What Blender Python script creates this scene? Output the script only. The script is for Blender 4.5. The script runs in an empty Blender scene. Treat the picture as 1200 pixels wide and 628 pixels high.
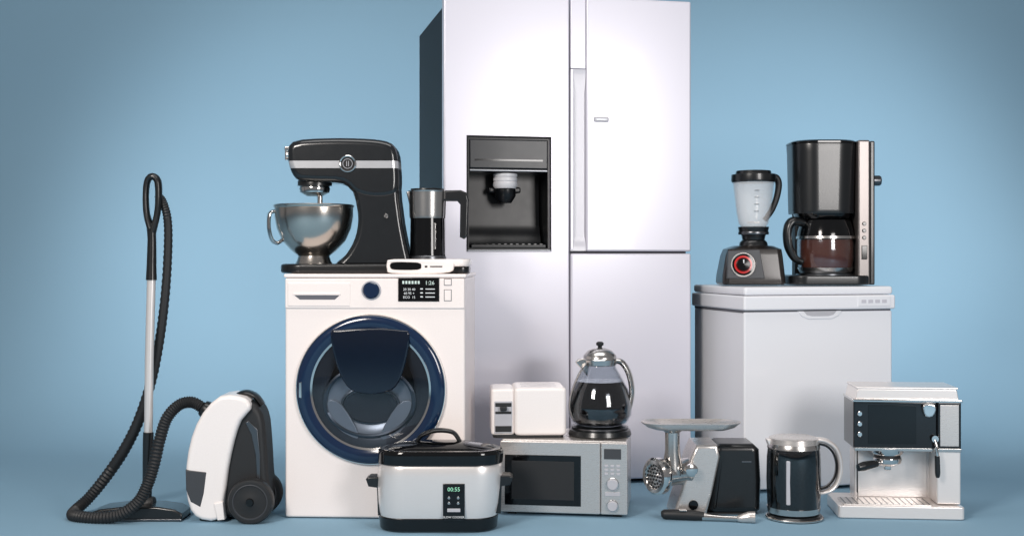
import bpy, bmesh, math, random
from mathutils import Vector, Matrix
random.seed(4)
S=bpy.context.scene
COL=S.collection
F=1425.0; HZ=300.0; H=0.9      # survey constants: focal length, eye level row, eye height (m)
R=math.radians

# ------------------------------------------------------------------ materials
def lin(c):
    return tuple(((v/255)/12.92 if v/255<=0.04045 else ((v/255+0.055)/1.055)**2.4) for v in c)+(1,)
def mat(name,col,rough=.45,metal=0,coat=0,bump=0,ns=30,var=.05,trans=0,alpha=1,emit=0,stretch=(1,1,1),rv=.08,spec=.5,band=None):
    m=bpy.data.materials.new(name); m.use_nodes=True
    nt=m.node_tree; N=nt.nodes; L=nt.links
    b=N['Principled BSDF']
    tc=N.new('ShaderNodeTexCoord'); mp=N.new('ShaderNodeMapping'); mp.inputs['Scale'].default_value=stretch
    no=N.new('ShaderNodeTexNoise'); no.inputs['Scale'].default_value=ns; no.inputs['Detail'].default_value=5
    L.new(tc.outputs['Object'],mp.inputs['Vector']); L.new(mp.outputs[0],no.inputs['Vector'])
    c=lin(col)
    mx=N.new('ShaderNodeMix'); mx.data_type='RGBA'
    mx.inputs[6].default_value=tuple(min(1,v*(1-var)) for v in c[:3])+(1,)
    mx.inputs[7].default_value=tuple(min(1,v*(1+var)) for v in c[:3])+(1,)
    L.new(no.outputs[0],mx.inputs[0])
    mr=N.new('ShaderNodeMapRange'); mr.inputs[3].default_value=max(.02,rough-rv*rough); mr.inputs[4].default_value=min(1,rough+rv*rough+.01)
    L.new(no.outputs[0],mr.inputs[0]); 
    if band:
        z0,z1=band
        sx=N.new('ShaderNodeSeparateXYZ'); L.new(tc.outputs['Object'],sx.inputs[0])
        a=N.new('ShaderNodeMath'); a.operation='GREATER_THAN'; a.inputs[1].default_value=z0; L.new(sx.outputs[2],a.inputs[0])
        d=N.new('ShaderNodeMath'); d.operation='LESS_THAN'; d.inputs[1].default_value=z1; L.new(sx.outputs[2],d.inputs[0])
        e=N.new('ShaderNodeMath'); e.operation='MULTIPLY'; L.new(a.outputs[0],e.inputs[0]); L.new(d.outputs[0],e.inputs[1])
        m2=N.new('ShaderNodeMix'); m2.data_type='RGBA'; L.new(e.outputs[0],m2.inputs[0]); L.new(mx.outputs[2],m2.inputs[6]); m2.inputs[7].default_value=lin((225,225,228))
        me_=N.new('ShaderNodeMath'); me_.operation='MULTIPLY'; me_.inputs[1].default_value=.6; L.new(e.outputs[0],me_.inputs[0])
        L.new(m2.outputs[2],b.inputs['Base Color']); L.new(me_.outputs[0],b.inputs['Metallic'])
    else:
        L.new(mx.outputs[2],b.inputs['Base Color']); b.inputs['Metallic'].default_value=metal
    L.new(mr.outputs[0],b.inputs['Roughness'])
    b.inputs['Coat Weight'].default_value=coat; b.inputs['Coat Roughness'].default_value=.08
    b.inputs['Transmission Weight'].default_value=trans; b.inputs['Alpha'].default_value=alpha
    b.inputs['Specular IOR Level'].default_value=spec
    if emit:
        b.inputs['Emission Color'].default_value=c; b.inputs['Emission Strength'].default_value=emit
    if bump:
        bp=N.new('ShaderNodeBump'); bp.inputs['Strength'].default_value=bump; bp.inputs['Distance'].default_value=.001
        L.new(no.outputs[0],bp.inputs['Height']); L.new(bp.outputs[0],b.inputs['Normal'])
    return m
def pane(name,tint,rough=.03,base=.05,edge=.8):
    # thin glass: tinted see-through sheet with a grazing-angle reflection
    m=bpy.data.materials.new(name); m.use_nodes=True; nt=m.node_tree; N=nt.nodes; L=nt.links
    N.remove(N['Principled BSDF']); o=N['Material Output']
    t=N.new('ShaderNodeBsdfTransparent'); t.inputs[0].default_value=lin(tint)
    g=N.new('ShaderNodeBsdfGlossy'); g.inputs['Roughness'].default_value=rough; g.inputs[0].default_value=(1,1,1,1)
    lw=N.new('ShaderNodeLayerWeight'); lw.inputs[0].default_value=.5
    pw=N.new('ShaderNodeMath'); pw.operation='POWER'; pw.inputs[1].default_value=3.5; L.new(lw.outputs['Facing'],pw.inputs[0])
    no=N.new('ShaderNodeTexNoise'); no.inputs['Scale'].default_value=25
    mr=N.new('ShaderNodeMapRange'); mr.inputs[3].default_value=base*.8; mr.inputs[4].default_value=base*1.2; L.new(no.outputs[0],mr.inputs[0])
    ma=N.new('ShaderNodeMath'); ma.operation='MULTIPLY_ADD'; ma.use_clamp=True; ma.inputs[1].default_value=edge
    L.new(pw.outputs[0],ma.inputs[0]); L.new(mr.outputs[0],ma.inputs[2])
    x=N.new('ShaderNodeMixShader'); L.new(ma.outputs[0],x.inputs[0]); L.new(t.outputs[0],x.inputs[1]); L.new(g.outputs[0],x.inputs[2]); L.new(x.outputs[0],o.inputs[0])
    return m
M={}
M['white']=mat('white_enamel',(244,237,234),.32,coat=.3,bump=.03,ns=220)
M['whitewarm']=mat('warm_white_enamel',(247,237,233),.33,coat=.3,bump=.03,ns=220)
M['fridge']=mat('silver_white_lacquer',(211,209,219),.3,metal=.15,coat=.25,var=.02,bump=.02,ns=250)
M['cool']=mat('cool_white_lacquer',(232,233,238),.36,coat=.2,var=.02,bump=.02,ns=250)
M['grey']=mat('pale_grey_plastic',(182,182,188),.4)
M['pale']=mat('pale_grip_lacquer',(200,199,207),.35,coat=.2)
M['seam']=mat('seam_shadow_plastic',(96,97,104),.6)
M['black']=mat('black_plastic',(20,22,24),.28,coat=.25,bump=.06,ns=400)
M['matte']=mat('matte_black_plastic',(30,31,33),.5,bump=.12,ns=500)
M['dgrey']=mat('dark_grey_plastic',(62,64,68),.4,bump=.08,ns=500)
M['gloss']=mat('gloss_black',(7,8,10),.1,coat=.15,spec=.45)
M['recess']=mat('recess_black',(12,14,17),.3,spec=.35)
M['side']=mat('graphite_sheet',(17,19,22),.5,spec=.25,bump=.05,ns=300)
M['steel']=mat('brushed_steel',(206,203,200),.22,metal=1,var=.03,ns=40,stretch=(1,1,24),rv=.15)
M['steelh']=mat('brushed_steel_sheet',(238,232,229),.3,metal=.5,coat=.1,var=.03,ns=40,stretch=(1,1,24),rv=.15)
M['micro']=mat('brushed_grey_steel',(218,212,208),.28,metal=.75,var=.03,ns=40,stretch=(1,1,24),rv=.15)
M['satin']=mat('satin_champagne_steel',(128,122,120),.32,metal=.7,ns=40,stretch=(24,1,1))
M['bowl']=mat('warm_brushed_bowl_steel',(205,198,190),.2,metal=1,var=.03,ns=50,stretch=(1,1,24),rv=.15)
M['dsteel']=mat('dark_steel',(110,112,116),.28,metal=1)
M['fascia']=mat('dark_mirror_panel',(20,20,22),.1,metal=.2,coat=.4)
M['drum']=mat('drum_steel',(168,169,172),.3,metal=.4,var=.1,ns=14)
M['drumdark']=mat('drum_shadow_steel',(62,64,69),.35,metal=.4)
M['chrome']=mat('polished_chrome',(222,220,218),.1,metal=1)
M['navy']=mat('navy_gloss',(13,36,66),.14,coat=.5)
M['navyd']=mat('dark_navy_gloss',(8,19,36),.1,coat=.4)
M['navyglass']=pane('dark_blue_glass',(200,207,216),base=.04,edge=.7)
M['glass']=pane('clear_glass',(236,239,242),base=.05)
M['smoke']=pane('smoked_glass',(120,124,128),base=.08)
M['jar']=mat('clear_jar_plastic',(250,246,244),.08,alpha=.27,coat=.8)
M['coffee']=mat('brewed_coffee',(112,62,48),.2,coat=.2,var=.12,ns=12)
M['dcoffee']=mat('dark_coffee',(14,12,12),.08,coat=.5)
M['bronze']=mat('dark_bronze_plastic',(34,30,29),.3,metal=.2,coat=.3)
M['red']=mat('red_ring',(190,24,22),.3,coat=.4,emit=.15)
M['green']=mat('pale_green_led',(140,205,172),.5,emit=.5)
M['pled']=mat('pale_led',(190,206,200),.5,emit=.25)
M['whitel']=mat('white_print',(225,228,230),.6,emit=.05)
M['nozzle']=mat('grey_nozzle_plastic',(206,206,210),.35)
M['panelblue']=mat('slate_gloss_panel',(18,23,29),.3,coat=.05,spec=.35)
M['backdrop']=mat('blue_backdrop_paper',(133,167,188),.8,var=.015,ns=3,bump=.02,spec=.2)

# ------------------------------------------------------------------ builder
PARTS=[]
class Thing:
    def __init__(s,name,label,cat,px,Y,Z=0,rot=0,Yz=None):
        s.Y=Y; s.px=px; s.th=R(rot); s.U=(Yz or Y)/F
        s.base=HZ+(H-Z)/s.U; s.X=(px-600)/F*Y
        o=bpy.data.objects.new(name,None); o.empty_display_size=.05
        o.location=(s.X,Y,Z); o.rotation_euler=(0,0,s.th)
        o['label']=label; o['category']=cat
        COL.objects.link(o); s.obj=o
    def fx(s,px):
        k=(px-600)/F
        return (k*s.Y-s.X)/(math.cos(s.th)-k*math.sin(s.th))
    def part(s,name,mats,parent=None,label=None):
        if isinstance(mats,str): mats=[mats]
        return Part(s,name,mats,parent,label)

def rr(cx,cy,w,d,r,n=7):
    r=min(r,w/2-.01,d/2-.01); out=[]
    for (sx,sy,a0) in ((1,-1,-90),(1,1,0),(-1,1,90),(-1,-1,180)):
        for i in range(n+1):
            a=R(a0+90*i/n)
            out.append((cx+sx*(w/2-r)+r*math.cos(a), cy+sy*(d/2-r)+r*math.sin(a)))
    return out
def catmull(P,n,closed=False):
    P=[Vector(p) for p in P]; out=[]; m=len(P)
    rng=range(m) if closed else range(m-1)
    for i in rng:
        g=(lambda j:P[j%m]) if closed else (lambda j:P[max(0,min(m-1,j))])
        a,b,c,d=g(i-1),g(i),g(i+1),g(i+2)
        for k in range(n):
            t=k/n
            out.append(.5*((2*b)+(c-a)*t+(2*a-5*b+4*c-d)*t*t+(3*b-a-3*c+d)*t**3))
    if not closed: out.append(P[-1])
    return out

class Part:
    def __init__(s,T,name,mats,parent,label):
        s.T=T; s.bm=bmesh.new(); s.cuts=[]
        s.me=bpy.data.meshes.new(name)
        s.obj=None
        if name!='cutter':
            s.obj=bpy.data.objects.new(name,s.me); COL.objects.link(s.obj)
            s.obj.parent=parent.obj if parent else T.obj
            for m in mats: s.me.materials.append(M[m])
            if label: s.obj['label']=label
            PARTS.append(s)
    def _add(s,b,m,rot=None):
        if rot:
            c,ax,ang=rot; c=Vector((c[0],c[1],-c[2]))
            bmesh.ops.rotate(b,verts=b.verts,cent=c,matrix=Matrix.Rotation(R(ang),3,ax))
        bmesh.ops.recalc_face_normals(b,faces=b.faces)
        for f in b.faces: f.material_index=m; f.smooth=True
        t=bpy.data.meshes.new('t'); b.to_mesh(t); b.free(); s.bm.from_mesh(t); bpy.data.meshes.remove(t)
        return s
    def rings(s,rings,m=0,caps=(True,True),rot=None,closed=False):
        b=bmesh.new(); V=[[b.verts.new(p) for p in r] for r in rings]; n=len(V[0])
        for i in range(len(V)-1 if not closed else len(V)):
            A=V[i];B=V[(i+1)%len(V)]
            for j in range(n): b.faces.new((A[j],A[(j+1)%n],B[(j+1)%n],B[j]))
        if not closed:
            if caps[0]: b.faces.new(V[0])
            if caps[1]: b.faces.new(V[-1][::-1])
        return s._add(b,m,rot)
    def box(s,x0,x1,y0,y1,p0,p1,bv=0,m=0,rot=None,seg=3):
        b=bmesh.new(); bmesh.ops.create_cube(b,size=1)
        for v in b.verts: v.co=((x0+x1)/2+v.co.x*(x1-x0),(y0+y1)/2+v.co.y*(y1-y0),-(p0+p1)/2+v.co.z*abs(p1-p0))
        if bv: bmesh.ops.bevel(b,geom=b.edges[:],offset=bv,segments=seg,affect='EDGES',profile=.5,clamp_overlap=True)
        return s._add(b,m,rot)
    def puff(s,out,t0,t1,b=2,m=0,plane='xz',smooth=0,n=4,rot=None):
        # outline extruded along the remaining axis with rounded rims
        P=[Vector((a,(-c if plane!='xy' else c))) for a,c in out]
        if smooth: P=catmull(P,smooth,True)
        if sum(P[i].x*P[(i+1)%len(P)].y-P[(i+1)%len(P)].x*P[i].y for i in range(len(P)))<0: P=P[::-1]
        nn=[]
        for i,p in enumerate(P):
            e1=(p-P[i-1]).normalized(); e2=(P[(i+1)%len(P)]-p).normalized()
            n1=Vector((-e1.y,e1.x)); n2=Vector((-e2.y,e2.x)); k=(n1+n2)
            k=k.normalized() if k.length>1e-4 else n1
            nn.append(k/max(.5,k.dot(n1)))
        L=[]
        for k in range(n+1):
            a=R(90*k/n); L.append((b*(1-math.sin(a)),t0+b*(1-math.cos(a))))
        for k in range(n,-1,-1):
            a=R(90*k/n); L.append((b*(1-math.sin(a)),t1-b*(1-math.cos(a))))
        if b==0: L=[(0,t0),(0,t1)]
        rs=[]
        for off,t in L:
            r=[]
            for p,q in zip(P,nn):
                c=p+q*off
                r.append((c.x,t,c.y) if plane=='xz' else ((t,c.x,c.y) if plane=='yz' else (c.x,c.y,-t)))
            rs.append(r)
        return s.rings(rs,m,rot=rot)
    def loft(s,secs,m=0,rot=None,caps=(True,True)):
        return s.rings([[(x,y,-p) for x,y in rr(cx,cy,w,d,r)] for p,cx,cy,w,d,r in secs],m,caps=caps,rot=rot)
    def slab(s,x0,x1,y0,y1,p0,p1,r=8,b=1.5,m=0,rot=None):
        cx=(x0+x1)/2; cy=(y0+y1)/2; w=x1-x0; d=y1-y0
        secs=[(p0+b*(1-math.cos(R(30*k))),b*(1-math.sin(R(30*k)))) for k in range(4)]
        secs+=[(p1-b*(1-math.cos(R(30*k))),b*(1-math.sin(R(30*k)))) for k in range(3,-1,-1)]
        return s.loft([(p,cx,cy,w-2*o,d-2*o,r) for p,o in secs],m,rot)
    def rev(s,o,ax,prof,m=0,seg=48,sc=(1,1),rot=None,closed=False,caps=(True,True)):
        ax=Vector(ax).normalized(); ref=Vector((0,0,1)) if abs(ax.z)<.9 else Vector((1,0,0))
        u=ref.cross(ax).normalized(); v=ax.cross(u); o=Vector((o[0],o[1],-o[2]))
        rs=[[tuple(o+ax*t+u*(max(r,.01)*sc[0]*math.cos(2*math.pi*i/seg))+v*(max(r,.01)*sc[1]*math.sin(2*math.pi*i/seg))) for i in range(seg)] for r,t in prof]
        return s.rings(rs,m,rot=rot,closed=closed,caps=caps)
    def lz(s,cx,cy,prof,m=0,seg=48,sy=1,rot=None,closed=False):
        rs=[[(cx+max(r,.01)*math.cos(2*math.pi*i/seg),cy+sy*max(r,.01)*math.sin(2*math.pi*i/seg),-p) for i in range(seg)] for r,p in prof]
        return s.rings(rs,m,rot=rot,closed=closed)
    def shell(s,cx,cy,prof,th=1,m=0,seg=48,sy=1):
        inner=[(max(r-th,.01),p-(th if i==len(prof)-1 and r<1 else 0)) for i,(r,p) in enumerate(prof)]
        return s.lz(cx,cy,prof+inner[::-1],m,seg,sy)
    def tube(s,pts,r,m=0,seg=14,n=8,ribs=None,flat=(1,1)):
        P=[Vector((a,b,-c)) for a,b,c in pts]; k=len(P)
        rad=r if isinstance(r,(list,tuple)) else [r]*k
        Q=catmull(P,n) if n>1 else P
        rs=[];L=len(Q); u=None
        for i,q in enumerate(Q):
            t=(Q[min(i+1,L-1)]-Q[max(i-1,0)]).normalized()
            if u is None:
                ref=Vector((0,1,0)) if abs(t.y)<.9 else Vector((1,0,0)); u=(ref-t*ref.dot(t)).normalized()
            else: u=(u-t*u.dot(t)).normalized()
            v=t.cross(u); f=i/(L-1)*(k-1); j=min(int(f),k-2); rr_=rad[j]+(rad[j+1]-rad[j])*(f-j)
            if ribs: rr_*=1+(.13 if i%2 else -.04)
            rs.append([tuple(q+u*rr_*flat[0]*math.cos(2*math.pi*a/seg)+v*rr_*flat[1]*math.sin(2*math.pi*a/seg)) for a in range(seg)])
        return s.rings(rs,m)
    def text(s,body,px,py,size,yd,m=0,align='CENTER'):
        c=bpy.data.curves.new('txt','FONT'); c.body=body; c.size=size; c.align_x=align; c.align_y='CENTER'; c.extrude=.15; c.resolution_u=2
        o=bpy.data.objects.new('txt',c); COL.objects.link(o)
        bpy.context.view_layer.update()
        me=bpy.data.meshes.new_from_object(o.evaluated_get(bpy.context.evaluated_depsgraph_get()))
        for v in me.vertices:
            x,y,z=v.co; v.co=(px+x,yd-z,-py+y)
        b=bmesh.new(); b.from_mesh(me)
        bpy.data.objects.remove(o); bpy.data.meshes.remove(me)
        return s._add(b,m)
    def disc(s,cx,py,r,y0,y1,b=.6,m=0,seg=32):   # round button facing the viewer
        return s.rev((cx,0,py),(0,-1,0),[(r-b,-y0),(r,-y0-b),(r,-y1)],m,seg)
    def cut(s,c): s.cuts.append(c); return s
    def tomesh(s,me):
        T=s.T
        for v in s.bm.verts:
            x,y,z=v.co; v.co=(T.fx(x),y*T.U,(z+T.base)*T.U)
        s.bm.to_mesh(me); s.bm.free()
    def finish(s):
        s.tomesh(s.me)
        for c in s.cuts:
            cm=bpy.data.meshes.new('c'); 
            b=c.bm.copy(); T=c.T
            for v in b.verts:
                x,y,z=v.co; v.co=(T.fx(x),y*T.U,(z+T.base)*T.U)
            b.to_mesh(cm); b.free()
            co=bpy.data.objects.new('c',cm); COL.objects.link(co); co.parent=T.obj
            md=s.obj.modifiers.new('b','BOOLEAN'); md.operation='DIFFERENCE'; md.object=co; md.solver='EXACT'
            bpy.context.view_layer.update()
            nm=bpy.data.meshes.new_from_object(s.obj.evaluated_get(bpy.context.evaluated_depsgraph_get()))
            s.obj.modifiers.clear(); nm.name=s.obj.name
            s.obj.data=nm; s.me=nm
            bpy.data.objects.remove(co); bpy.data.meshes.remove(cm)
        s.me.set_sharp_from_angle(angle=R(42))
        w=s.obj.modifiers.new('wn','WEIGHTED_NORMAL'); w.keep_sharp=True; w.weight=60
def feet(T,xs,ys,p0,p1):
    for x0,x1 in xs:
        for y0,y1 in ys: T.part('foot','matte').box(x0,x1,y0,y1,p0,p1)

# ------------------------------------------------------------------ setting
def sheet(name,rows,m,kind='structure',x=9):
    me=bpy.data.meshes.new(name); vs=[];fs=[]
    for y,z in rows: vs+=[(-x,y,z),(x,y,z)]
    for i in range(len(rows)-1): fs.append((2*i,2*i+1,2*i+3,2*i+2))
    me.from_pydata(vs,[],fs); me.materials.append(M[m])
    for p in me.polygons: p.use_smooth=True
    o=bpy.data.objects.new(name,me); COL.objects.link(o); o['kind']=kind; return o
g=sheet('ground',[(-4,0),(5.5,0)],'backdrop'); g['label']='smooth blue studio floor'
rows=[(5.5+2*math.sin(R(a)),2-2*math.cos(R(a))) for a in range(0,91,3)]+[(7.5,6.5)]
g=sheet('backdrop_wall',rows,'backdrop'); g['label']='seamless plain blue studio backdrop'

# ------------------------------------------------------------------ refrigerator
T=Thing('refrigerator','tall silver white three door refrigerator with water dispenser and dark side','refrigerator',520,4.66,0,12.5,Yz=4.76)
top=-5; bot=T.base-5
cutter=Part(T,'cutter',[],None,None).box(548,644,-10,46,163,293)
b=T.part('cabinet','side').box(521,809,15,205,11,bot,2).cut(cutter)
T.part('plinth','matte').box(530,800,20,190,bot,T.base)
ld=T.part('door','fridge',label='full height door with water dispenser').box(520,667.6,0,14,top,bot,2.2).cut(cutter)
rd=T.part('door','fridge',label='upper door with recessed vertical grip').box(687.3,810,0,14,top,294.5,2.2)
h=T.part('handle',['fridge','pale'],rd).box(669.0,686.9,1,14,top,80,1.0)
h.puff([(1,80.5),(6,108),(6,277),(1.5,286),(1.5,294),(13,294),(13,80.5)],669.2,686.9,0,m=1,plane='yz')
h.box(669.0,672.5,1,5.9,80.5,293,.8)
bd=T.part('freezer_drawer','fridge').box(669.0,810,0,14,297,bot,2.2)
T.part('seal','seam').box(523,807,10,15,13,bot-2).cut(cutter)
T.part('name_plate',['grey','dsteel'],rd).box(696,713,-2.2,.5,136,142,1.2).box(698,711,-2.5,-1.6,138,140.4,.2,m=1)
d=T.part('water_dispenser',['recess','dsteel','side'])
d.box(548.3,549.8,1,45,163.3,292.7).box(642.2,643.7,1,45,163.3,292.7).box(549.8,642.2,43,45,163.3,292.7).box(549.8,642.2,1,43,163.3,165).box(549.8,642.2,1,43,291,292.7)
d.puff([(38,202),(43,202),(43,291),(12,291),(26,284),(35,262)],552,640,0,plane='yz')
for k in (0,1): d.box(546.8+k*97.3,548.6+k*97.3,-1.2,2,161,295,.5,m=2)
d.box(547,645.5,-1.2,2,161,163.2,.5,m=2).box(547,645.5,-1.2,2,292.8,295,.5,m=1)
d.box(549.9,642,-.6,40,199.5,202.5,1,m=1)
T.part('control_panel',['panelblue','gloss'],d).box(550,642,-.4,10,165,199,1.5).box(556,636,-.8,0,188,190,0,m=1)
z=T.part('nozzle',['nozzle','recess'],d)
z.lz(595.5,16,[(12,203),(14,204),(14,207),(13,208),(14,209),(14,212),(13,213),(14,214),(14,218),(12,221),(0,221)]).lz(595.5,16,[(11,221),(12,222),(12,230),(7,238),(0,238)],m=1)
z.box(577,615,20,34,219,226,2,m=1)
t=T.part('drip_tray',['recess','gloss'],d).box(552,640,0,30,286.5,291,1)
for i in range(12): t.box(556+i*7,559+i*7,1,28,285.9,286.6,0,m=1)

# ------------------------------------------------------------------ chest freezer
FT=.787
T=Thing('chest_freezer','compact white chest freezer with flat lid and curved grip notch','freezer',872,4.6,0,15,Yz=4.63)
bt=T.base
c=Part(T,'cutter',[],None,None).puff([(934,358),(987,358),(983,368),(974,373.5),(947,373.5),(938,368)],-8,9,0)
b=T.part('cabinet','cool').box(873,1044.5,5,146,366,bt-4,2)
T.part('front_panel','cool').box(872,1045.5,0,5,365.5,bt-4,2).cut(c)
T.part('handle',['cool','grey']).puff([(935,365),(986,365),(982,371),(974,374.5),(947,374.5),(939,371)],-1.2,4.4,1,m=0).puff([(941,365),(980,365),(976,369.5),(970,371),(951,371),(945,369.5)],-1.6,3,.5,m=1)
l=T.part('lid','cool').box(870,1047.5,-4,148,346.5,363.5,2.4).box(872,1046,-1,147,336.3,346,3)
T.part('seal','seam').box(873,1044.5,2,145,363,366.5)
p=T.part('control_panel',['cool','pale'],l).box(1003,1041,-4.8,-3,348,360,.6)
for i in range(4): p.box(1007+i*8,1012.5+i*8,-5.1,-4,352,356,.1,m=1)
feet(T,((880,892),(1028,1040)),((10,22),(120,135)),bt-4,bt)

# ------------------------------------------------------------------ washing machine
T=Thing('washing_machine','white front loading washing machine with dark blue round door','washing machine',440,4.165,0,-3)
WT=H-(321-HZ)*T.U
bt=T.base
c=Part(T,'cutter',[],None,None).rev((435,0,456),(0,1,0),[(73,-20),(73,60)],0,64)
b=T.part('cabinet','whitewarm').box(334,545,0,139,325,bt-1,3).cut(c)
T.part('top_panel','whitewarm').box(333,546.5,-2.5,140,321,325.5,1.6)
feet(T,((342,354),(525,537)),((6,18),(115,127)),bt-3,bt)
cp=T.part('control_panel','whitewarm').box(334.5,544.5,-2.2,2,326.2,361.5,1.6)
dr=T.part('detergent_drawer',['whitewarm','grey'],cp).box(337.5,411,-3.2,1,331,359,1.2)
T.part('handle',['seam','whitewarm'],dr).puff([(345,345.5),(399,345.5),(393,351),(352,351)],-3.5,0,.2).box(344,400,-4,-2,343,345.8,.4,m=1)
T.part('program_dial',['navy','grey'],cp).disc(435.5,340,11.5,-3.6,-1,m=1).disc(435.5,340,9.7,-6.5,-2,1.4)
ds=T.part('display',['gloss','pled','whitel'],cp).puff([(467,325.5),(515,325.5),(515,353),(467,353)],-3.4,-1,.5)
ds.text('1:26',504,331.5,6.5,-3.5,1)
for i in range(3):
    ds.text(('20 30 40','60 95 +','ECO  15')[i],480,339+i*4.6,4,-3.5,2)
    ds.box(493,496,-3.6,-3.3,337.6+i*4.6,339+i*4.6,0,m=2); ds.box(499,510,-3.6,-3.3,338+i*4.6,339+i*4.6,0,m=2)
for i in range(6): ds.box(472+i*3.6,474.2+i*3.6,-3.6,-3.3,329,332.5,0,m=1)
for (a,q) in ((326.5,334.5),(339,352.5)):
    T.part('button',['seam','whitewarm'],cp).puff([(520.5,a),(529.5,a),(529.5,q),(520.5,q)],-2.6,-1.5,.3).puff([(521.2,a+.7),(528.8,a+.7),(528.8,q-.7),(521.2,q-.7)],-3.2,-2,.4,m=1)
D=T.part('door',['navy','chrome']).rev((435,0,456),(0,-1,0),[(70,-3),(86,-1),(87,3),(85.5,5.5),(81,7),(75,6.6),(70.5,4.5),(69,0)],0,96,closed=True)
D.rev((435,0,456),(0,-1,0),[(86,-1),(88,-1),(88.4,2),(87.3,4.4),(86.5,4.4)],1,96,closed=True)
D.rev((435,0,456),(0,-1,0),[(68.2,4.3),(70.6,5.0),(70.8,4.0),(68.2,3.4)],1,96,closed=True)
gl=T.part('door_glass','navyglass',D).rev((435,0,456),(0,-1,0),[(69,3.5),(62,4.6),(40,6.2),(0,6.8)],0,64,caps=(False,False))
# moulded inner bowl of the door: rim, dished grey centre, ribs
ib=T.part('inner_bowl',['drumdark','drum','dsteel'],D)
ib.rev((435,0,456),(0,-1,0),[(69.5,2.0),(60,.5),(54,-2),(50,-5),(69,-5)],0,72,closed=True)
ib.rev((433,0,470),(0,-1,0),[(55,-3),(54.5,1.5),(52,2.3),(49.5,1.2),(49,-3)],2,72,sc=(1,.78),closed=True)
ib.rev((433,0,470),(0,-1,0),[(51,-.5),(46,-3.5),(38,-6),(27,-8),(12,-9),(0,-9.2)],1,72,sc=(1,.78),caps=(False,False))
ib.rev((433,0,475),(0,-1,0),[(35,-6),(34.5,-3.6),(32.5,-3.2),(31,-7)],2,64,sc=(1,.64),closed=True)
ib.rev((433,0,477),(0,-1,0),[(32,-5.6),(22,-6.5),(0,-6.8)],0,64,sc=(1,.6),caps=(False,False))
ib.puff([(384,470),(400,474),(420,508),(412,516),(396,505),(386,488)],-.5,4,1,m=1,smooth=3).puff([(482,470),(466,474),(446,508),(454,516),(470,505),(480,488)],-.5,4,1,m=1,smooth=3)
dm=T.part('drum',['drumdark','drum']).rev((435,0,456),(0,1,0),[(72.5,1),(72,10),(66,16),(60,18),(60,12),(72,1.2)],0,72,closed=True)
dm.rev((435,0,456),(0,1,0),[(66,14),(62,15),(60,22),(60,50),(20,56),(0,56),(0,58),(64,58)],1,72,closed=True)
T.part('add_hatch','navyd',D,'small glossy hatch in the upper door').puff([(389,390),(400,386),(435,384),(470,386),(481,391),(476,425),(465,452),(447,460),(425,460),(408,452),(395,425)],-9,-2,2.5,smooth=3)
T.part('door_latch','chrome',D).puff([(352,448),(355,447),(355,466),(352,465)],-8,-4,.4)

# ------------------------------------------------------------------ stand mixer
T=Thing('stand_mixer','black stand mixer with silver stripe and steel bowl','mixer',400,4.37,WT)
U=T.U; z=lambda p:(T.base-p)*U
M['mixer']=mat('graphite_mixer_lacquer',(26,29,32),.2,coat=.35,band=(z(199.0),z(190.5)))
T.part('base','black').slab(331,481,-34,34,309,T.base,r=26,b=3)
B=T.part('body','mixer').puff([(347,168),(385,164),(430,164.5),(456,168),(466,177),(469,198),(469,222),(462,232),(440,234),(420,229),(404,216.5),(375,215),(354,213),(345,203),(341,185)],-26,26,8,smooth=3,n=6)
B.puff([(414,212),(440,205),(466,212),(470,235),(474,264),(479,290),(483,310),(478,315),(440,315),(398,315),(396,309),(408,298),(418,280),(422,258),(419,236)],-24,24,7,smooth=3,n=5)
T.part('emblem_ring','chrome',B).rev((411,0,194),(0,-1,0),[(8.0,25.5),(9.8,25.5),(9.8,27.5),(9,28),(8.0,27.5)],0,40,closed=True)
T.part('emblem',['black','grey'],B).disc(411,194,8.1,-26.9,-20).rev((411,0,194),(0,-1,0),[(5.2,26.6),(5.7,26.6),(5.7,27.3),(5.2,27.3)],1,32,closed=True).box(409.6,410.2,-27.3,-26.5,191,197,0,m=1).box(411.8,412.4,-27.3,-26.5,191,197,0,m=1)
T.part('tilt_knob','chrome',B).disc(455,254,2.6,-26.5,-20)
T.part('attachment_hub',['chrome','black'],B).rev((342,0,182),(-1,0,0),[(9,-4),(9,2),(7.5,3),(0,3)],1).rev((342,0,182),(-1,0,0),[(3,2),(4,3),(4,6),(0,7)]).box(334,345,-4,4,172,177,1).box(334,338,-2,2,174,188,1)
bw=T.part('beater_hub',['chrome','black','steel'],B).lz(369,0,[(19,211),(20,213),(20,218),(14,220),(0,220)],1).lz(369,0,[(17,219),(18,221),(17,226),(9,230),(0,230)],0)
bt_=T.part('whisk','steel',B).lz(375,0,[(3,228),(3,262),(0,262)],0,16)
for k in range(6):
    a=math.pi*k/6; bt_.tube([(375,0,236),(375+12*math.cos(a),12*math.sin(a),255),(375+10*math.cos(a),10*math.sin(a),280),(375,0,292)],.7,0,8,6)
Bo=T.part('bowl','bowl').lz(368,0,[(46,240),(47,241),(46.6,243),(45.6,244),(45.6,254),(43,268),(37,282),(27,293),(18,300),(20,306),(22,309.5),(0,309.5),(0,300),(16,298),(26,291),(36,280),(42,267),(44.6,254),(44.6,243),(45,241)],0,72)
T.part('handle','chrome',Bo).tube([(323,-6,248),(318,-9,251),(317,-10,265),(320,-9,280),(326,-7,285),(332,-5,281)],2.3,flat=(2,1))

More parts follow.
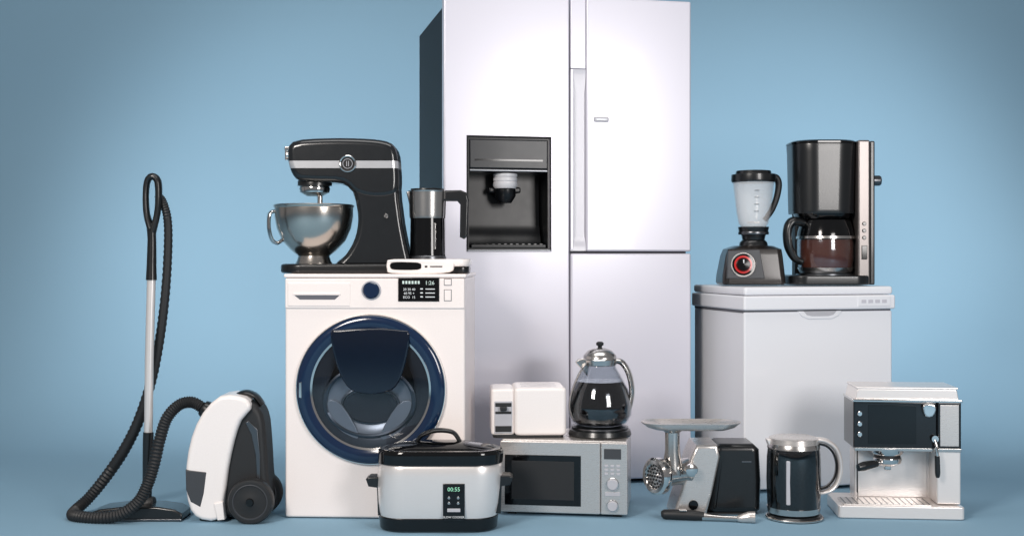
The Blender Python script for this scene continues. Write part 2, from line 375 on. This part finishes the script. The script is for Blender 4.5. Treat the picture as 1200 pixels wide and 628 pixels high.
# ------------------------------------------------------------------ scale + thermal jug on washing machine
T=Thing('kitchen_scale','flat white and black kitchen scale lying on the washing machine','kitchen scale',505,4.33,WT)
sb=T.part('base','black').slab(512,551,-34,30,311,T.base,r=10,b=2.5)
T.part('weighing_plate','white').slab(461,552,-42,32,303.5,312,r=14,b=2.5)
T.part('front_lip','white').puff([(458,307),(463,304),(500,304),(530,306.5),(534,312),(529,318.5),(500,320.3),(463,319.5),(458,315)],-45,-20,2,smooth=3)
T.part('display',['gloss','whitel']).puff([(462,309),(467,307),(493,307.5),(497,311.5),(493,315.5),(467,315.5),(462,313)],-45.8,-40,.4,smooth=3).box(501,504,-45.5,-40,311,313,.2,m=0).box(507,521,-45.5,-42,311.3,312.6,.2,m=0)
T2Z=WT+(T.base-303.5)*T.U
T=Thing('thermal_jug','tall dark jug with steel collar and black handle on scale','jug',501,4.35,T2Z)
jb=T.part('body',['gloss','dsteel']).lz(501,0,[(21.5,T.base-1),(20.6,297),(20,256),(0,256)],0).lz(501,0,[(22,T.base),(22,T.base-3),(21,T.base-4),(0,T.base-4)],1)
T.part('collar','steel').lz(501,0,[(20.8,256),(21.2,252),(22,226),(22.5,224),(21,223.5),(0,223.5)][::1])
T.part('spout','steel').puff([(482,224.5),(476.5,225),(480,240),(482,240)],-6,6,1.5)
T.part('lid','black').lz(501,0,[(20,223.4),(19.5,221.5),(0,221)])
T.part('handle','black').puff([(515,223.5),(540,223),(547,226),(549.5,234),(548,276),(544,280.5),(539,278),(539.5,240),(536,236),(522,236),(516,240)],-6,6,2.5)
T.part('highlight_strip','steel').box(509,512,-19.6,-16,262,292,.5)  # bright steel strip laid on the dark body as its vertical highlight

# ------------------------------------------------------------------ blender on freezer
T=Thing('countertop_blender','dark blender with clear jar and red ringed dial on freezer','blender',880,4.86,FT)
bs=T.part('base','bronze').loft([(T.base,879,0,70,56,7),(T.base-2.5,879,0,73,58,7),(322,879,0,72,57,8),(300,880,0,66,52,8),(292,881,0,62,48,8),(288.5,882,0,46,36,10),(288,882,0,42,34,10)])
T.part('front_plate','dgrey',bs).puff([(846,326),(848,294),(884,292.5),(890,326)],-31,-24,1.2)
ax=(-.05,-1,.08); o_=(865,-29,310)
T.part('dial',['steel','red','gloss','whitel'],bs).rev(o_,ax,[(14.5,-8),(14.5,2.8),(13.7,3.6),(12.6,3.6),(12.6,-8)],0,48,closed=True).rev(o_,ax,[(12.5,-6),(12.5,3.0),(10.3,3.2),(10.3,-6)],2,48,closed=True).rev(o_,ax,[(10.2,-6),(10.2,3.2),(8.2,3.4),(8.2,-6)],1,48,closed=True).rev(o_,ax,[(8.1,-6),(8.1,4.6),(7.2,7),(0,7.5)],2,32).box(864,865.2,-37.4,-33,304,308,.2,m=3)
cl=T.part('collar',['black','dsteel']).lz(883,0,[(17,289),(16,284),(13,281),(14,276),(17,272),(18,266),(0,266)]).lz(883,0,[(17.5,275),(18,273),(17.4,271.5),(0,271)],1)
J=T.part('jar','jar').shell(883,0,[(24.5,213),(24,216),(20,250),(17.5,262),(15,266),(0,266)],1,seg=48)
for i,q in enumerate((224,232,240,248)): T.part('measuring_mark','seam',J).box(880,885,-23.8+i*.9,-21+i*.9,q,q+.6)
T.part('lid','black').lz(883,0,[(25,214),(26,212),(25.6,205),(21,204),(20,200.5),(14,200),(0,199.5)])
T.part('handle','matte').tube([(904,0,207),(910,0,209),(912.5,0,217),(910,0,232),(904,0,247),(896,0,258)],[4,4,3.8,3.6,3.4,3],flat=(1.5,1))
T.part('blade','chrome').box(876,890,-1,1,260,261.5,.3)

# ------------------------------------------------------------------ drip coffee maker on freezer
T=Thing('coffee_maker','tall black drip coffee maker with glass carafe on freezer','coffee maker',968,4.88,FT)
wt=T.part('water_tank','black').loft([(251,962,0,71,66,24),(247,962,0,72,68,26),(180,962,0,74,72,26),(172,962,0,75,73,26),(170,962,0,74,71,26)])
T.part('lid','gloss').loft([(170.5,962,0,76,73,26),(168.5,962,0,76,73,26),(167,962,0,72,70,26)])
T.part('body','matte').box(936,1000,18,36,240,326,2)
T.part('filter_basket','gloss').loft([(251,963,-2,64,58,24),(257,963,-2,60,54,24),(259,963,-2,50,48,22)])
pl=T.part('side_column',['satin','black']).box(997,1011,-30,36,167,T.base,2.2).box(1011.3,1017,-28,35,168,T.base,1.5,m=1)
for i,q in enumerate((263,271,279)): T.part('button','gloss',pl).disc(1004,q,2.3,-31.3,-29)
sw=T.part('switch','gloss',pl).box(1001,1007.5,-31,-29,288,304,.6)
T.part('knob','dsteel',pl).rev((1017,-18,213),(1,0,0),[(6,-1),(6,8),(5,9.5),(0,9.5)],0,24)
T.part('base',['black','dsteel']).slab(919,1011,-40,36,322,T.base,r=18,b=2).lz(965,-6,[(33,322.2),(33,320.5),(0,320.5)],1)
C=T.part('carafe','glass').shell(966,-6,[(26,259),(28,264),(31,273),(32.5,284),(32.5,300),(31,314),(28,320),(0,320)],1)
T.part('coffee','coffee',C).lz(966,-6,[(0,281),(30.4,281),(31.2,286),(31.2,300),(29.8,313.5),(27,318.5),(0,318.5)])
T.part('carafe_band',['gloss','steel'],C).lz(966,-6,[(24,258),(28,258.5),(29.5,263),(32,271.5),(32.6,277),(31,277),(24,262)],0,closed=True).lz(966,-6,[(32.2,276.5),(33.6,277),(34,280),(32.4,280)],1,closed=True).lz(966,-6,[(31.4,313),(32.2,313.4),(29.4,319.6),(28.4,319.6)],1,closed=True)
T.part('handle','black',C).tube([(940,-12,262),(925,-16,260),(919,-17,270),(920,-17,288),(927,-16,302),(936,-14,307)],[5,5.4,5,5,4.4,4],flat=(1.3,1))

# ------------------------------------------------------------------ microwave
T=Thing('microwave','silver microwave oven with black door window and dials','microwave',660,4.21,0,-8)
MT=.262; bt=T.base; tp=T.base-MT/T.U
T.part('cabinet','micro').box(587,735,3,104,tp,bt-3,2)
feet(T,((594,604),(718,728)),((8,18),(85,95)),bt-3,bt)
dd=T.part('door',['micro']).box(586.5,703.5,-3,3,tp+1,bt-4,1.6)
T.part('window',['gloss','seam'],dd).puff([(592,533),(681,533),(681,592),(592,592)],-3.6,-1,.4)
T.part('window_mesh','matte',dd).puff([(600,540),(673,540),(673,585),(600,585)],-3.9,-3,.2)
cp=T.part('control_panel','micro').box(704.3,735.5,-3,3,tp+1,bt-4,1.6)
T.part('display',['dgrey','pled'],cp).puff([(708,524),(728,524),(728,536),(708,536)],-3.6,-1,.3)
for q in range(3):
    for w in range(3): T.part('button','grey',cp).box(708.5+w*7,713+w*7,-3.8,-2,542.5+q*4.6,545.3+q*4.6,.3)
for q,r_ in ((565,6.5),(590,6)): T.part('dial',['chrome','grey'],cp).disc(718,q,r_+1,-3.8,-2,.4).disc(718,q,r_,-8,-3,1,m=1)
T.part('door_button','grey',cp).box(709,727,-3.8,-2,574,579,.6)

# ------------------------------------------------------------------ toaster
T=Thing('toaster','white boxy toaster with grey and dark end on the microwave','toaster',620,4.26,MT,3)
bt=T.base
T.part('body','white').slab(603,664,0,72,454.5,bt-3,r=5,b=4)
e_=T.part('end_panel',['white','matte','grey']).slab(576,603.5,4,66,456,bt-3,r=5,b=3)
e_.box(579.5,600.5,2.9,6,470,508,1,m=2)
for q0,q1 in ((472,476.5),(482,485),(499,506)): T.part('grille_slot','matte',e_).box(580.5,599.5,2.2,5,q0,q1,.5)
T.part('lever',['matte','chrome']).box(586,594,-2,3,476,481,1)
T.part('base','matte').slab(578,661,4,66,bt-4,bt,r=6,b=.5)
for y_ in (22,44): T.part('slot','grey').box(612,654,y_,y_+5,454.2,456,.3)

# ------------------------------------------------------------------ glass coffee pot
T=Thing('glass_coffee_pot','glass pot of black coffee with steel lid and handle','coffee pot',703,4.34,MT)
bt=T.base
T.part('warming_base',['black','dsteel']).lz(703,0,[(36,bt),(37,bt-2),(35.5,bt-7),(32,bt-9),(0,bt-9)]).lz(703,0,[(33,bt-8.6),(33.5,bt-10.5),(31,bt-12),(0,bt-12)],1)
C=T.part('jug','glass').shell(703,0,[(18,424),(19,430),(25,440),(33,455),(37.5,472),(37,485),(32,494),(26,497.5),(0,497.5)],1)
T.part('coffee','dcoffee',C).lz(703,0,[(0,446),(27.2,446),(32,455.5),(36.2,472),(35.7,484.5),(31,492.8),(26,496),(0,496)])
T.part('collar','steel').lz(703,0,[(17,428),(19.5,427),(20.5,421),(19,419),(0,419)])
T.part('spout','steel').puff([(686,419),(677,420.5),(674,424),(682,433),(688,440),(690,428)],-7,7,2)
L_=T.part('lid','steel').lz(703,0,[(19.5,419.5),(19,416),(14,410.5),(6,407.5),(0,407)])
T.part('knob','black',L_).lz(703,0,[(2.5,408),(2.5,405.5),(4.5,404),(4.5,401.5),(2.5,400),(0,400)],0,24)
T.part('handle','steel').tube([(718,-2,422),(728,-3,424),(736,-4,436),(740,-4,455),(738,-4,474),(733,-2,488)],[3.4,3.8,3.6,3.4,3,2.4],flat=(1.8,1))
T.part('strap','steel').tube([(686,-12,425),(678,-16,436),(670,-18,455),(667,-16,474),(671,-14,488)],1.8,flat=(1.8,.7))

# ------------------------------------------------------------------ meat grinder
T=Thing('meat_grinder','steel and black electric meat grinder with top tray','meat grinder',820,4.28)
bt=T.base
T.part('motor_housing','black').puff([(834,522),(842,517.5),(880,517.5),(887,524),(889,560),(888,594),(882,bt-2),(834,bt-2),(828,595),(832,560)],-18,40,8,n=6)
T.part('badge','dsteel').box(866,877,-18.4,-17,537,538.6,.2)
s_=T.part('front_shell','micro').puff([(812,517),(836,516.5),(839,530),(830,572),(823,bt-2),(785,bt-1),(788,588),(798,556),(806,530)],-30,34,4)
T.part('switch','gloss').disc(808,585,5.5,-32,-25)
T.part('foot','matte').box(796,880,-14,34,bt-2.4,bt)
ax=(-.8,-.55,0); o_=Vector((802,-16,-550)); axv=Vector(ax).normalized()
hd=T.part('grinder_head','steel').rev((o_.x,o_.y,550),ax,[(16,-6),(16,4),(13,9),(13,36),(17,40),(17,44),(0,44)],0,40)
hd.lz(784,-30,[(12,550),(11,538),(8.5,522),(8.5,502),(13,498),(0,498)],0,32)
pc=o_+axv*44
hp=T.part('cutting_plate',['chrome','matte'],hd).rev((pc.x,pc.y,550),ax,[(19.5,-5),(21,-3),(21,4),(18.5,6.5),(14.5,6.5),(14.5,3)],0,48,closed=True).rev((pc.x,pc.y,550),ax,[(15,0),(15,4),(0,4)],0,32)
uu=Vector((0,0,1)).cross(axv).normalized()
for rad,n_ in ((0,1),(4.4,6),(8.6,12),(12.4,18)):
    for i in range(n_):
        a=2*math.pi*i/n_; q=uu*rad*math.cos(a)
        hp.rev((pc.x+q.x,pc.y+q.y,550-rad*math.sin(a)),ax,[(1.35,3),(1.35,4.6),(0,4.6)],1,10)
T.part('clamp_knob',['chrome','matte'],hd).rev((803,-36,543),(0.2,-1,0),[(3,-8),(3,2),(7,3),(7,8),(5,9),(0,9)],0,24)
tr=T.part('tray','micro').loft([(498,805,-30,84,34,15),(495.5,805,-30,100,42,19),(491.5,805,-30,111,46,21),(490.2,805,-30,114,49,23),(489.5,805,-30,114,49,23),(490,805,-30,110,46,21),(494,805,-30,92,36,16),(495,805,-30,30,20,8)])

# ------------------------------------------------------------------ hand blender lying on floor
T=Thing('hand_blender','steel and black stick hand blender lying on floor','hand blender',831,4.12)
bt=T.base
T.part('handle',['matte','dsteel']).tube([(777,16,bt-5.5),(781,15,bt-6),(795,12,bt-6.3),(815,8,bt-6.3),(826,6,bt-5.8)],[3,5.8,6.2,6,4.6],flat=(1,1))
T.part('button','chrome').box(797,806,5,14,bt-12.8,bt-11.5,.6)
T.part('shaft','steel').tube([(824,6,bt-5),(845,2,bt-4.5),(866,-2,bt-4.5)],[4.5,3.2,3.2])
T.part('blade_guard',['micro','steel']).tube([(864,-2,bt-4.6),(869,-3,bt-5.2),(877,-4,bt-6.6),(884,-5.5,bt-6.8)],[3.3,5,6.6,6.8])

# ------------------------------------------------------------------ electric kettle
T=Thing('electric_kettle','dark glass electric kettle with slim steel curved handle','kettle',930,4.18)
bt=T.base
T.part('power_base',['black','steel']).lz(931,0,[(32,bt),(33,bt-2),(31,bt-5),(28,bt-6.5),(0,bt-6.5)],0).lz(931,0,[(33.2,bt-1),(33.6,bt-2.4),(32.8,bt-3.4),(0,bt-3.4)],1)
b=T.part('body',['smoke','steel','black']).lz(930,0,[(29,bt-8),(30.5,590),(31.5,560),(31,535),(29.5,521),(0,521)]).lz(930,0,[(28,bt-6.6),(30,bt-8),(30.9,592),(0,592)],1).lz(930,0,[(30.6,524),(30.2,521),(29,518),(0,518)],1)
T.part('liner','dcoffee').lz(930,0,[(26,bt-12),(27,560),(26.5,530),(0,530)])
T.part('lid','micro').lz(930,0,[(29.3,518.5),(28.5,512.5),(25,511),(0,510.5)])
T.part('spout','steelh').puff([(905,512),(897.5,514),(899,519),(906,533),(909,520)],-6,6,2)
T.part('level_gauge','grey').box(915,920,-29.5,-26,535,586,1.5)
T.part('handle','steelh').tube([(952,-4,514),(966,-5,515.5),(978,-6,525),(983,-6,543),(980,-6,562),(971,-5,573),(958,-4,577)],[3,3.2,3.2,3.2,3,2.8,2.6],flat=(2.2,1))
T.part('grip','black').tube([(957,-4,519),(967,-5,521.5),(975,-6,530),(978.5,-6,544),(976,-6,558),(968,-5,568),(957,-4,572.5)],1.4,flat=(3.4,1))

# ------------------------------------------------------------------ espresso machine
T=Thing('espresso_machine','silver espresso machine with dark mirror front and portafilter','espresso machine',1050,4.20,0,-5)
bt=T.base
T.part('body',['steelh']).box(1008,1122,36,66,468,bt-4,2).box(1097,1125,-4,38,525,589,2)
T.part('front_panel',['fascia','steel','gloss','micro']).box(999,1096.5,-6,56,469.5,525,2).box(1097,1125,-6,56,469.5,525,2,m=0).box(1000,1125,-6.6,0,523.5,527.5,.6,m=1).box(1016,1072,-6.5,-5,474,519,.3,m=2).box(1100,1122,-6.6,-5,473,521,.5,m=3)
T.part('cup_tray',['steelh','chrome']).puff([(1001,468),(1004,457),(1006,455),(1119,455),(1121,457),(1123,468)],-3,58,1.5).box(1003,1122,-4,59,453,455.5,1)
T.part('trim','chrome').box(998,1126,-7.5,56,467,470.4,.8)
bs=T.part('drip_tray',['steelh','micro','dsteel']).slab(980,1127,-14,66,590,bt-.5,r=4,b=1.5).slab(986,1092,-10,30,588.6,591,r=4,b=.6,m=1)
for i in range(15): bs.box(989+i*7,990+i*7,-9,28,588.2,588.8,0,m=2)
T.part('front_grille','dgrey').box(1011,1094,34.5,36,530,584)
T.part('splash_plate','steelh').box(1012,1094,33,34.8,528,588,.3)
g_=T.part('group_head',['chrome','matte']).lz(1042,10,[(19,525),(19,530),(17,533),(0,533)]).lz(1042,10,[(15,533),(15.5,541),(12,545),(0,545)],1)
pf=T.part('portafilter',['chrome','matte']).lz(1042,10,[(16.5,537),(17,539),(16,543),(9,547),(0,547)]).box(1038,1046,6,14,546,552,1.5).tube([(1040,6,541),(1030,-6,541.5),(1024,-10,542)],2.6)
T.part('handle','black',pf).tube([(1026,-9,541.5),(1018,-12,542.5),(1009,-16,543.8),(1002,-19,545)],[3.8,4.8,5.4,4.2])
st=T.part('steam_wand','chrome').tube([(1093,-10,512),(1094,-13,520),(1095,-14,535),(1095,-14,548)],1.8).rev((1093,-8,512),(0,-1,0),[(4,0),(4,4),(0,4)],0,20)
T.part('grip','black',st).tube([(1094.6,-14,531),(1095,-14.5,550),(1095,-14.5,556)],[3,3.2,2])
for q in (484,496,508): T.part('button','chrome').disc(1006,q,3,-9,-5)
T.part('steam_lever','chrome').puff([(1080,472),(1092,472),(1094,478),(1090,486),(1082,486),(1079,478)],-12,-5,1.5,smooth=2)

# ------------------------------------------------------------------ slow cooker
T=Thing('slow_cooker','silver oval slow cooker with black rim and glass lid','slow cooker',515,4.04)
bt=T.base
T.part('base','gloss').loft([(bt,514,0,130,54,27),(bt-2,514,0,137,60,30),(602,514,0,140,62,31),(600.5,514,0,138,58,29)])
T.part('body','steelh').loft([(601,514,0,138,60,30),(596,514,0,141,63,31.5),(585,514.5,0,144.5,66,33),(568,515,0,147,68,34),(552,516,0,147,68,34),(544,516,0,145,67,33),(541,516,0,142,64,32)])
T.part('rim','gloss').loft([(542,516,0,138,62,31),(540,516,0,146,67,33),(530,516.5,0,147,68,34),(527,516.5,0,147,68,34),(525,516.5,0,144,66,33),(525,516.5,0,134,58,29),(532,516.5,0,130,54,27)])
l=T.part('lid','gloss').loft([(525,516.5,0,136,60,30),(522,516.5,0,126,54,27),(519,516.5,0,100,42,21),(516.5,516.5,0,60,26,13),(515.8,516.5,0,30,12,6)])
T.part('lid_rim','steel',l).loft([(525.2,516.5,0,139,62,31),(524,516.5,0,140,63,31.5),(523.4,516.5,0,138,61,30.5)])
T.part('handle','black',l).tube([(488,0,518),(494,0,510),(506,0,505),(520,0,504),(532,0,507),(539,0,517)],[2.5,2.6,2.8,2.8,2.6,2.5],flat=(2.2,1))
for sgn in (0,1):
    P=[(430,559),(434,556.5),(450,556.5),(453,562),(453,600),(444,601),(443,569),(433,567.5)]
    if sgn: P=[(1031-a,c-2) for a,c in P]
    T.part('handle','black').puff(P,-13,13,1.8)
cp=T.part('control_panel','gloss').puff([(521,560),(546,560),(546,603),(521,603)],-35.6,-26,1)
T.part('display',['recess','green'],cp).box(523.5,543.5,-36,-35,562,570.5,.2).text('00:55',533.5,566.3,6.6,-36.1,1)
for a in (528,538.5):
    for q in (576,582): T.part('button',['steel'],cp).disc(a,q,1.6,-36.6,-35,.3,seg=16)
T.part('button','grey',cp).box(526,541,-36.6,-35,588,592,.5)
T.part('lettering','whitel',cp).text('SLOW COOKER',533.5,598,3.4,-35.9)

# ------------------------------------------------------------------ vacuum cleaner
T=Thing('vacuum_cleaner','black and white canister vacuum cleaner with upright hose and wand','vacuum cleaner',275,4.19)
bt=T.base
b=T.part('body','matte').puff([(250,474),(272,462),(298,468),(311,484),(315,515),(317,550),(319,580),(312,bt-6),(240,bt-6),(229,585),(228,545),(236,500)],-20,28,8,smooth=3,n=5)
sh=T.part('shell','white').puff([(264,461),(285,461),(296,466),(299,476),(288,489),(280,512),(273,545),(269,578),(264,bt-4),(243,bt-3),(230,592),(224.5,567),(225,540),(231,508),(244,480)],-28,24,5,smooth=2,n=5)
T.part('dust_cover','dgrey',sh).puff([(225,545),(249,548),(246,572),(242,588),(231,582),(225.5,568)],-29,-18,1.5)
T.part('trim','dsteel').puff([(292,492),(296,490),(306,500),(309,530),(309,560),(305.5,560),(304,530),(299,506)],-21,-16,.8)
T.part('shell_stripe','white').puff([(258,584),(268,582),(270,bt-4),(262,bt-3)],-30,-18,1.2)
for dy in (-32,20):
    T.part('wheel',['matte','dgrey','gloss']).rev((301,dy,580.5),(0,-1,0),[(25,-9),(26,-6),(26,3),(24.5,5.5),(20,6.2),(18,5),(8,6.5),(0,7)],0,56).rev((301,dy,580.5),(0,-1,0),[(18.5,5.2),(19.3,6.4),(20.2,6.2)],1,48,closed=True).rev((301,dy,580.5),(0,-1,0),[(5,6),(4,9),(0,9)],2,24)
T.part('carry_handle','black').tube([(276,0,464),(288,0,459.5),(300,0,464),(308,0,474)],[3,3.5,3.5,3],flat=(3,1))
T.part('foot','matte').box(238,262,-18,20,bt-7,bt,2)
T.part('hose_socket',['black','dsteel']).tube([(258,-8,484),(248,-9,481),(240,-9,476)],[13,12,9],n=6)
hs=[(242,-9,478),(228,-10,470),(213,-12,473),(200,-16,488),(193,-20,512),(188,-26,540),(182,-31,562),(172,-34,581),(152,-34,595),(125,-30,600),(100,-22,600),(88,-8,601),(87,8,598),(98,20,586),(116,24,563),(138,20,532),(157,16,496),(172,14,452),(182,14,405),(189,13,355),(193,12,305),(194,10,262),(190,6,238),(184,2,228)]
T.part('hose','matte').tube(hs,[6.3]*16+[6,5.6,5.2,5,4.8,4.6,4.4,4.2],n=14,ribs=True,seg=16)
w=T.part('wand','steelh').tube([(177.5,0,325),(175,0,420),(174,0,508)],5,n=2,seg=24)
T.part('lower_tube','black').tube([(174,0,506),(173.6,0,520),(172.6,0,560),(172,0,594)],[6,6.2,5.4,5.8],n=3,seg=20)
T.part('grip','black').tube([(177.4,0,328),(177.6,0,310),(178,0,280),(177,0,262)],[6.4,5.6,5,5.6],n=6,seg=20)
T.part('handle','black').tube([(177,0,268),(172,0,250),(171,0,228),(173,0,212),(179,0,207),(185,0,213),(186,0,232),(184,0,252),(179,0,272)],[4.6,3.8,3.6,3.8,4.2,4.2,4,3.6,4],n=8,flat=(1.5,1))
fh=T.part('floor_head',['black','dsteel']).puff([(112,bt-1),(113,bt-10),(124,bt-14),(150,bt-17),(190,bt-17),(210,bt-14),(219,bt-9),(219,bt-1)],-22,18,2.5).box(112,219,-23,19,bt-3,bt-.3,.5,m=1)
T.part('joint','matte',fh).rev((172,0,bt-16),(1,0,0),[(8,-9),(9,-7),(9,7),(8,9),(0,9)],0,28)

for p in PARTS: p.finish()

# ------------------------------------------------------------------ camera, light
cam=bpy.data.cameras.new('camera'); co=bpy.data.objects.new('camera',cam); COL.objects.link(co)
co.location=(0,0,H); co.rotation_euler=(R(90),0,0); cam.sensor_width=36; cam.lens=36*F/1200; cam.shift_y=-14/1200; cam.clip_end=100
S.camera=co
def aim(o,loc,tgt): o.location=loc; o.rotation_euler=(Vector(tgt)-Vector(loc)).to_track_quat('-Z','Y').to_euler()
def area(name,loc,tgt,size,power,col,sy=None):
    l=bpy.data.lights.new(name,'AREA'); l.energy=power; l.color=col; l.size=size
    if sy: l.shape='RECTANGLE'; l.size_y=sy
    o=bpy.data.objects.new(name,l); COL.objects.link(o); aim(o,loc,tgt); return o
def spot(name,loc,tgt,power,ang,col,rad=.4):
    l=bpy.data.lights.new(name,'SPOT'); l.energy=power; l.color=col; l.spot_size=R(ang); l.spot_blend=1; l.shadow_soft_size=rad
    o=bpy.data.objects.new(name,l); COL.objects.link(o); aim(o,loc,tgt); return o
area('key_softbox',(-2.3,.1,3.0),(-.3,4.5,.3),1.1,168,(1,.93,.87),1.4)
area('fill_softbox',(2.5,.4,1.7),(.9,4.5,.35),1.1,88,(1,.965,.945),1.6)
area('top_softbox',(0,3.5,4.3),(0,4.6,0),3.4,52,(1,.98,.96),1.2)
spot('background_lamp',(-2.5,4.6,2.7),(-.9,7.2,.7),330,76,(.98,.99,1))
spot('background_lamp',(3.0,4.6,2.7),(1.5,7.2,.7),350,76,(.98,.99,1))
W=bpy.data.worlds.new('World'); S.world=W; W.use_nodes=True
bg=W.node_tree.nodes['Background']; bg.inputs[0].default_value=(.86,.85,.87,1); bg.inputs[1].default_value=.23
S.view_settings.view_transform='Standard'; S.view_settings.look='None'; S.view_settings.exposure=0
